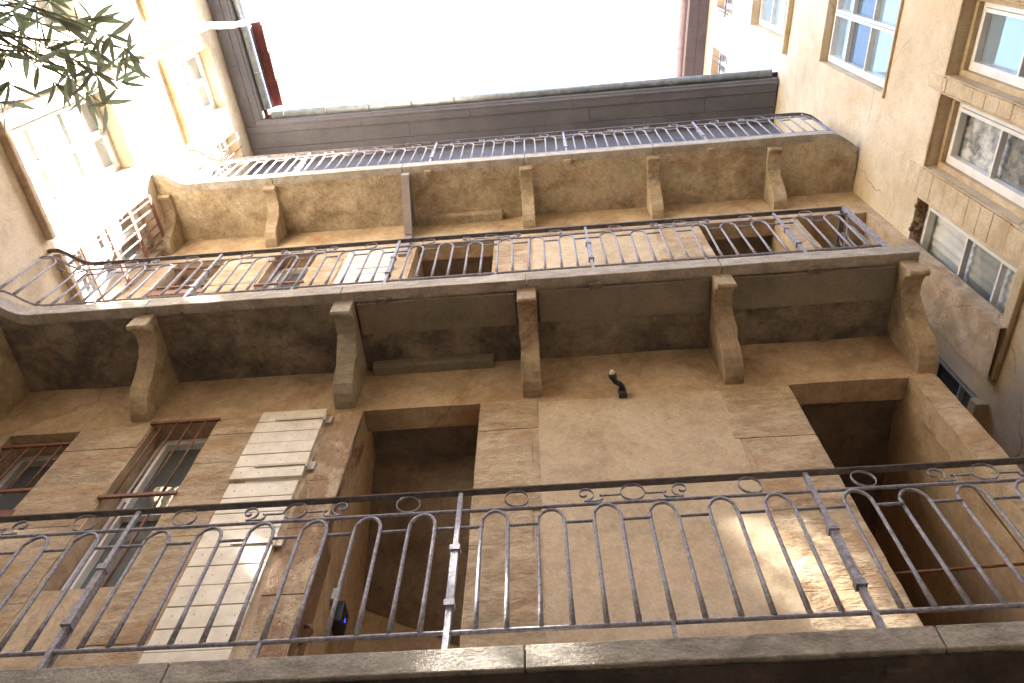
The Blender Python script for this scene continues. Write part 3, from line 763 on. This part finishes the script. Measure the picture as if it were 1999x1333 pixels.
def half_gutter(pts_fn, x0, x1, parent, mat, r=.062, seg=10):
    m = MB(); prof = []
    for i in range(seg + 1):
        a = math.pi + math.pi * i / seg; prof.append((r * math.cos(a), r * math.sin(a)))
    for i in range(seg, -1, -1):
        a = math.pi + math.pi * i / seg; prof.append(((r - .005) * math.cos(a), (r - .005) * math.sin(a)))
    m.prism(prof, pts_fn, x0, x1); return mk('gutter', m, mat, parent, True)
half_gutter(lambda p, t: (t, 2.468 + p[0], EAVE + .115 + p[1]), -4.1, 3.60, house, 'zinc')
x = -3.9
while x < 3.55:
    m = MB(); pts = []
    for i in range(9):
        a = math.pi + math.pi * i / 8; pts.append((x, 2.468 + .066 * math.cos(a), EAVE + .115 + .066 * math.sin(a)))
    pts.append((x, 2.56, EAVE + .125)); m.tube(pts, .007, sq=True, rx=.004)
    mk('gutter_strap', m, 'zinc', house); x += .665
m = MB(); m.hexa([(-4.6, 2.46, EAVE + .14), (3.7, 2.46, EAVE + .14), (3.7, 8.5, EAVE + 2.2), (-4.6, 8.5, EAVE + 2.2), (-4.6, 2.46, EAVE + .17), (3.7, 2.46, EAVE + .17), (3.7, 8.5, EAVE + 2.25), (-4.6, 8.5, EAVE + 2.25)])
mk('roof', m, 'terracotta', house)
m = MB(); m.box(-4.6, 3.7, 6.4, 6.6, 0, 15.0); mk('back_wall', m, 'wall', house)

# ------------------------------------------------------------------ left house
lh = thing('left_house', FL.p(-.8, 0, -1), 'sunlit cream plastered house on the left with white casement windows', 'house')
LW = [(-4.0, -3.2, 8.34, 10.28), (-2.4, -1.6, 8.34, 10.28), (-.2, .69, 8.34, 10.27), (1.31, 2.18, 8.34, 10.28), (2.54, 3.17, 8.34, 10.28),
      (-4.0, -3.2, 11.78, 13.4), (-2.4, -1.6, 11.78, 13.4), (-.2, .69, 11.78, 13.4), (1.34, 2.19, 11.78, 13.42), (2.56, 3.12, 11.78, 13.41)]
mk('wall', wall_mb(FL, -7.0, 3.36, 0, 14.3, LW, depth=.36, step=.2, amp=.006), 'left', lh)
for i, (a, b, c, d) in enumerate(LW):
    window(lh, FL, a, b, c, d, .17, 2, 3, glass='glass_left')
    if i in (2, 3, 7, 8, 4):
        m = MB(); m.fbox(FL, a - .11, b + (.11 if i != 4 else .03), c - .07, c - .003, .002, .075); mk('window_sill', m, 'left_stone', lh, bevel=.01)
GL = 'rusty bars on the left house windows'
bars(FL, [2.58 + .095 * i for i in range(7)], 8.34, 10.27, .03, (10.24, 9.72, 9.20, 8.68), 2.52, 3.19, r=.010, label='rust brown bars on the sunlit window at the end of the middle gallery', group=GL, flat=.025)
bars(FL, [2.66, 2.80, 2.94, 3.06], 11.78, 13.41, .03, (12.6,), 2.54, 3.14, r=.008, label='dark bars on the small sunlit window at the end of the top gallery', group=GL, flat=.018)
# left eaves: boards, moulding, gutter
for (n0, n1, dz) in ((.0, .075, 0), (.075, .185, -.016), (.185, .25, -.006)):
    u = -7.0
    while u < 3.0:
        ue = min(u + random.uniform(1.6, 2.8), 3.0)
        m = MB(); m.fbox(FL, u + .002, ue - .002, EAVE + .03 + dz, EAVE + .07, n0 + .002, n1 - .002); mk('soffit_board', m, 'boards', lh); u = ue
m = MB(); m.prism([(.25, EAVE + .02), (.28, EAVE + .02), (.30, EAVE + .045), (.325, EAVE + .05), (.335, EAVE + .075), (.335, EAVE + .13), (.25, EAVE + .13)], lambda p, t: FL.p(t, p[1], p[0]), -7.0, 2.62); mk('cornice_moulding', m, 'boards', lh)
half_gutter(lambda p, t: FL.p(t, EAVE + .15 + p[1], .40 + p[0]), -7.0, 2.40, lh, 'zinc')
u = -6.8
while u < 2.4:
    m = MB(); pts = []
    for i in range(9):
        a = math.pi + math.pi * i / 8; pts.append(FL.p(u, EAVE + .15 + .066 * math.sin(a), .40 + .066 * math.cos(a)))
    m.tube(pts, .007, sq=True, rx=.004); mk('gutter_strap', m, 'zinc', lh); u += .665
m = MB(); m.hexa([FL.p(-7, EAVE + .16, .38), FL.p(3.4, EAVE + .16, .38), FL.p(3.4, EAVE + 1.9, -5), FL.p(-7, EAVE + 1.9, -5), FL.p(-7, EAVE + .19, .38), FL.p(3.4, EAVE + .19, .38), FL.p(3.4, EAVE + 1.95, -5), FL.p(-7, EAVE + 1.95, -5)])
mk('roof', m, 'terracotta', lh)
# little zinc upstand with half round tiles above the left gutter
rt = thing('ridge_tiles', FL.p(1.85, EAVE + .4, .3), 'short row of red half round tiles on a zinc upstand above the left gutter', 'roof tiles')
m = MB(); m.fbox(FL, 1.22, 2.44, EAVE + .2, EAVE + .66, .24, .33); mk('zinc_upstand', m, 'zinc', rt)
for i in range(3):
    a0 = 1.20 + i * .42; m = MB(); k = 10; ra, rb = .125, .105
    for (u, r_) in ((a0, ra), (a0 + .44, rb)):
        for j in range(k + 1):
            a = math.pi * (-.12 + 1.24 * j / k)
            for q in (r_, r_ - .014): m.v.append(FL.p(u, EAVE + .64 + q * math.sin(a), .40 + q * math.cos(a)))
    w = 2 * (k + 1)
    for j in range(k):
        for s_ in (0, 1):
            a = 2 * j + s_; f = (a, a + 2, a + 2 + w, a + w); m.f.append(f if s_ == 0 else tuple(reversed(f)))
        m.f.append((2 * j, 2 * j + 1, 2 * j + 3, 2 * j + 2)); m.f.append((w + 2 * j, w + 2 * j + 2, w + 2 * j + 3, w + 2 * j + 1))
    m.f.append((0, w, w + 1, 1)); m.f.append((2 * k, 2 * k + 1, w + 2 * k + 1, w + 2 * k))
    mk('tile', m, 'terracotta', rt)
    m = MB(); c_ = FL.p(a0 + .02, EAVE + .60, .535); m.tube([c_ + FL.U * -.035, c_, c_ + FL.U * .035], [.015, .045, .015], 8); mk('mortar_lump', m, 'mortar', rt, True)
# downpipe
dp = thing('drainpipe', FL.p(1.06, 0, .07), 'pale drainpipe running down the sunlit left house with an elbow at the gutter', 'drainpipe')
m = MB(); m.tube([FL.p(1.06, .2, .09), FL.p(1.06, 13.3, .09)], .052, 12); mk('pipe', m, 'pipe', dp, True)
m = MB(); m.tube([FL.p(1.06, 13.28, .09), FL.p(1.07, 13.42, .10), FL.p(1.10, 13.55, .2), FL.p(1.13, 13.72, .34), FL.p(1.14, 13.86, .40), FL.p(1.14, 13.93, .40)], .05, 12); mk('elbow', m, 'pipe', dp, True)
for z in (2.5, 5.5, 8.6, 10.6, 12.6):
    m = MB(); m.tube([FL.p(1.06, z - .02, .09), FL.p(1.06, z + .02, .09)], .06, 12); m.fbox(FL, 1.05, 1.07, z - .01, z + .01, 0, .05); mk('pipe_clip', m, 'pipe', dp)

# ------------------------------------------------------------------ right house
rh = thing('right_house', FR.p(-.5, 0, -1), 'tall ochre plastered house on the right with a row of stone framed windows', 'house')
RO = [(.13, .80, 7.2, 9.02, .34), (.95, 1.63, 7.2, 9.02, .34), (1.79, 2.47, 7.2, 9.02, .34), (2.78, 3.45, 7.22, 9.02, .34), (3.97, 4.6, 7.2, 9.02, .34),
      (.84, 2.04, 10.22, 12.30, .34), (.9, 2.02, 13.74, 15.82, .34), (2.74, 3.27, 17.12, 18.4, .34), (1.1, 2.0, 17.12, 18.4, .34),
      (-3.6, -2.4, 10.22, 12.3, .34), (-3.6, -2.4, 13.74, 15.8, .34)]
mk('wall', wall_mb(FR, -7.0, 7.0, 0, 19.4, RO, step=.2, amp=.007), 'right', rh)
def surround(a, b, c, d):
    m = MB()
    t = .055
    for (n0, n1, e) in ((-.16, -.10, t),):
        m.fbox(FR, a - .005, a + e, c, d, n0, n1); m.fbox(FR, b - e, b + .005, c, d, n0, n1); m.fbox(FR, a + e, b - e, d - e, d + .005, n0, n1)
    mk('stone_surround', m, 'right_stone', rh, bevel=.008)
    m = MB(); m.fbox(FR, a - .10, b + .10, d + .0, d + .035, -.02, .018); m.fbox(FR, a - .012, a, c, d, -.02, .022); m.fbox(FR, b, b + .012, c, d, -.02, .022)
    mk('stone_surround', m, 'right_stone', rh, bevel=.008)
for (a, b) in ((.13, .80), (.95, 1.63), (1.79, 2.47)):
    surround(a, b, 7.2, 9.02)
    window(rh, FR, a + .055, b - .055, 7.21, 8.965, .15, 1, 3, rails=[8.2, 7.65], glass='clear' if a > 1.7 else 'glass_sky', curtain='curtain_wavy' if a > 1.7 else None)
window(rh, FR, 2.80, 3.44, 7.24, 9.0, .11, 1, 3, rails=[8.2, 7.63], glass='clear', curtain='curtain')
window(rh, FR, 3.98, 4.59, 7.22, 9.0, .03, 1, 3, rails=[8.05, 7.57], glass='glass', frame='frame_grey', fw=.02)
window(rh, FR, .85, 2.03, 10.24, 12.28, .10, 2, 3, rails=[11.71, 11.08], glass='glass_sky')
window(rh, FR, .91, 2.01, 13.76, 15.80, .14, 2, 3, glass='glass_sky')
window(rh, FR, -3.59, -2.41, 10.24, 12.28, .10, 2, 3, glass='glass_sky')
window(rh, FR, -3.59, -2.41, 13.76, 15.78, .14, 2, 3, glass='glass_sky')
window(rh, FR, 2.75, 3.26, 17.14, 18.38, .14, 2, 2, glass='glass')
window(rh, FR, 1.11, 1.99, 17.14, 18.38, .14, 2, 2, glass='glass')
# stacked blocks of the stone mullions between the row windows
for (a, b) in ((.815, .94), (1.645, 1.78), (2.49, 2.76)):
    z = 7.22
    while z < 9.3:
        h = random.uniform(.17, .30); ze = min(z + h, 9.32); m = MB()
        m.fbox(FR, a + random.uniform(0, .01), b - random.uniform(0, .01), z + .0015, ze - .0015, -.03, .012 + random.uniform(0, .005)); mk('stone_block', m, 'right_stone', rh, bevel=.005); z = ze
for (a, b, z, pr, th) in ((.0, 3.69, 7.2, .05, .11), (3.93, 4.7, 7.2, .11, .11), (.74, 2.16, 13.735, .075, .09), (.78, 2.08, 10.215, .03, .03)):
    m = MB(); m.fbox(FR, a, b, z - th, z - .003, .002, pr); mk('window_sill', m, 'right_stone', rh, bevel=.01)
GR = 'window guards high on the right house'
bars(FR, [2.80, 2.90, 3.2], 17.0, 17.75, .11, (17.2,), 2.72, 3.3, label='small dark iron guard on the highest window beside the gallery roof', group=GR, mat='iron_dark', r=.012)
bars(FR, [1.2, 1.5, 1.92, 1.98], 17.0, 17.75, .11, (17.2,), 1.1, 2.05, label='small dark iron guard on the highest window at the top edge', group=GR, mat='iron_dark', r=.012)
# rough broken reveal at the top of the third window of the row
m = MB()
for i in range(60):
    u = random.uniform(2.80, 3.43); n = random.uniform(-.15, -.005); s_ = random.uniform(.012, .035)
    c_ = FR.p(u, 9.015, n); m.tube([c_ + Vector((0, 0, .01)), c_ - Vector((0, 0, s_ * .4)), c_ - Vector((0, 0, s_ * .6))], [s_, s_ * .8, s_ * .2], 6)
o = mk('broken_lintel', m, 'brown_stone', rh); o['kind'] = 'stuff'
# right eaves
for (n0, n1, dz) in ((.0, .2, 0), (.2, .40, -.006)):
    u = -7.0
    while u < 7.0:
        ue = min(u + random.uniform(1.8, 3.0), 7.0); m = MB(); m.fbox(FR, u + .003, ue - .003, 19.12 + dz, 19.17, n0 + .003, n1 - .003); mk('soffit_board', m, 'boards', rh); u = ue
m = MB(); m.fbox(FR, -7, 7, 19.12, 19.3, .40, .425); mk('fascia', m, 'zinc_pink', rh)
half_gutter(lambda p, t: FR.p(t, 19.27 + p[1], .515 + p[0]), -7.0, 7.0, rh, 'zinc_pink', r=.085)
u = -6.7
while u < 7:
    m = MB(); pts = []
    for i in range(9):
        a = math.pi + math.pi * i / 8; pts.append(FR.p(u, 19.27 + .09 * math.sin(a), .515 + .09 * math.cos(a)))
    m.tube(pts, .012, sq=True, rx=.005); mk('gutter_strap', m, 'zinc_pink', rh); u += .8
m = MB(); m.hexa([FR.p(-7, 19.30, .5), FR.p(-7, 21.2, -5), FR.p(7, 21.2, -5), FR.p(7, 19.30, .5), FR.p(-7, 19.34, .5), FR.p(-7, 21.25, -5), FR.p(7, 21.25, -5), FR.p(7, 19.34, .5)]); mk('roof', m, 'terracotta', rh)

m = MB(); m.fbox(FR, -7, 7, 0, 21.0, -5.1, -4.95); mk('back_wall', m, 'right', rh)
for u in (-7.0, 6.9):
    m = MB(); m.fbox(FR, u, u + .1, 0, 19.3, -4.95, -.36); mk('side_wall', m, 'right', rh)
m = MB(); m.fbox(FL, -7, 3.3, 0, 15.5, -5.1, -4.95); mk('back_wall', m, 'left', lh)
m = MB(); m.fbox(FL, -7, -6.9, 0, 14.0, -4.95, -.38); mk('side_wall', m, 'left', lh)
# ------------------------------------------------------------------ house behind the viewer, closes the courtyard
bh = thing('rear_house', (0, -6.0, 0), 'plain plastered house closing the courtyard behind the viewer', 'house')
FB = Frame((0, -6.0, 0), (1, 0, 0), (0, 1, 0))
BO = [(x, x + 1.0, z, z + 1.8, .2) for x in (-3.6, -1.2, 1.4) for z in (4.6, 8.2, 11.2)]
mk('wall', wall_mb(FB, -6, 6, 0, 14, BO, step=.5, amp=.006), 'far_wall', bh)
for (a, b, c, d, e) in BO: window(bh, FB, a, b, c, d, .15, 2, 3)
m = MB(); m.box(-6, 6, -11, -5.6, 14.0, 14.2); mk('roof', m, 'terracotta', bh)

# ------------------------------------------------------------------ small things
wl = thing('wall_lamp', (.5, YW, 6.5), 'black elbowed wall lamp with a white bulb on the plaster between brackets', 'lamp')
m = MB(); m.box(.475, .535, YW - .045, YW - .004, 6.44, 6.53); mk('wall_plate', m, 'black', wl, bevel=.006)
m = MB(); m.tube([(.505, YW - .03, 6.50), (.505, YW - .055, 6.53), (.49, YW - .075, 6.535), (.462, YW - .095, 6.53), (.445, YW - .12, 6.54), (.44, YW - .145, 6.55)], [.022, .022, .021, .020, .022, .024], 10); mk('arm', m, 'black', wl, True)
m = MB(); m.tube([(.442, YW - .125, 6.545), (.438, YW - .155, 6.553)], .031, 12); mk('collar', m, 'black', wl, True)
m = MB(); m.tube([(.439, YW - .15, 6.55), (.437, YW - .165, 6.556), (.436, YW - .18, 6.56), (.4355, YW - .187, 6.562)], [.022, .022, .015, .004], 12); mk('bulb', m, 'white_plastic', wl, True)

kp = thing('keypad', (-1.43, 3.72, 4.9), 'black wall box showing a glowing blue ring inside the lower doorway', 'keypad')
m = MB(); m.box(-1.452, -1.385, 3.66, 3.80, 4.90, 5.06); mk('case', m, 'black', kp, bevel=.006)
m = MB(); n = 16
for i in range(n):
    a = 2 * math.pi * i / n
    for r_ in (.010, .014): m.v.append(Vector((-1.3835, 3.74 + .7 * r_ * math.cos(a), 4.97 + r_ * math.sin(a))))
for i in range(n): j = (i + 1) % n; m.f.append((2 * i, 2 * i + 1, 2 * j + 1, 2 * j))
mk('blue_digit', m, 'led', kp)
m = MB(); m.box(-1.452, -1.42, 3.58, 3.645, 5.0, 5.09); sw = mk('light_switch', m, 'white_plastic', None, bevel=.004); tag(sw, 'white switch plate beside the black keypad in the lower doorway', 'switch')
m = MB(); m.tube([(-1.44, 3.30, 4.43), (-1.40, 3.29, 4.46), (-1.385, 3.29, 4.50), (-1.40, 3.29, 4.54), (-1.44, 3.30, 4.55)], .012, 8); lk = mk('iron_staple', m, 'rust', None, True); tag(lk, 'rusty iron staple low on the doorway jamb behind the bottom railing', 'iron staple')
m = MB(); m.tube([(1.725, 3.36, 4.76), (2.15, 3.36, 4.775), (2.588, 3.36, 4.79)], .009, 8); rd = mk('iron_rod', m, 'rust', None, True); tag(rd, 'thin dark iron rod across the lower right doorway', 'rod')

# ------------------------------------------------------------------ oleander reaching into the top left corner
ol = thing('oleander', (-2.75, -.75, 0), 'dark green oleander branches with narrow leaves in the top left corner', 'plant')
def leaf_mesh(kind):
    m = MB(); n = 8; L = 1.0; rnd = random.Random(kind)
    curv = rnd.uniform(-.12, .12); droop = rnd.uniform(.02, .16)
    for i in range(n + 1):
        t = i / n; w = .088 * math.sin(math.pi * min(1, t * .96 + .03)) ** .8 * (1 - .25 * t)
        y = curv * t * t; z = -droop * t * t
        for s_ in (-1, -.5, 0, .5, 1): m.v.append(Vector((t * L, y + s_ * w, z + abs(s_) * w * .35)))
    for i in range(n):
        for j in range(4): q = i * 5 + j; m.f.append((q, q + 1, q + 6, q + 5))
    me = m.mesh('leaf', Vector(), True); me.materials.append(M['leaf' if kind % 3 else 'leaf2']); return me
LM = [leaf_mesh(i) for i in range(6)]
trunk = [Vector((-2.75, -.75, 0)), Vector((-2.72, -.6, 1.4)), Vector((-2.5, -.35, 2.8)), Vector((-2.3, -.1, 3.8)), Vector((-2.15, .02, 4.5))]
m = MB(); m.tube(trunk, [.04, .035, .028, .018, .012], 8); mk('trunk', m, 'stem', ol, True)
WH = [(75, 128), (40, 60), (20, 165), (112, 165), (98, 98), (150, 60), (150, 118), (190, 140), (235, 120), (215, 70), (250, 95), (175, 185), (205, 205), (60, 105), (10, 110), (120, 40), (170, 95), (30, 25), (80, 20), (235, 160), (140, 150), (0, 200), (100, 0), (180, 40), (-30, 60), (-40, 140)]
# limbs run from the trunk head out of frame to the whorls
hub = [Vector((-2.15, .02, 4.5)), Vector((-2.05, .2, 4.45)), Vector((-2.12, .10, 4.62))]
for i, (px, py) in enumerate(WH):
    dist = 3.35 + .45 * random.random()
    c_ = CAM + ray(px, py) * dist
    h0 = hub[i % 3]
    mid_ = (h0 + c_) / 2 + Vector((random.uniform(-.03, .03), random.uniform(-.03, .03), .05))
    m = MB(); m.tube([h0, (h0 + mid_) / 2 + Vector((0, 0, .02)), mid_, (mid_ + c_) / 2 + Vector((0, 0, .012)), c_], [.005, .0042, .0035, .003, .002], 5); mk('twig', m, 'stem', ol, True)
    base = (c_ - mid_).normalized()
    for k in range(6):
        w_ = c_ - base * (.016 * (k // 3))
        q = Vector((random.gauss(0, 1), random.gauss(0, 1), random.gauss(0, .75))).normalized()
        d = (base * .55 + q).normalized()
        o = bpy.data.objects.new('leaf', LM[random.randrange(6)])
        place(o, w_, ol)
        s_ = random.uniform(.095, .15)
        o.scale = (s_, s_ * random.uniform(.85, 1.2), s_)
        o.rotation_mode = 'QUATERNION'
        o.rotation_quaternion = d.to_track_quat('X', 'Z') @ Matrix.Rotation(random.uniform(-.9, .9), 3, 'X').to_quaternion()
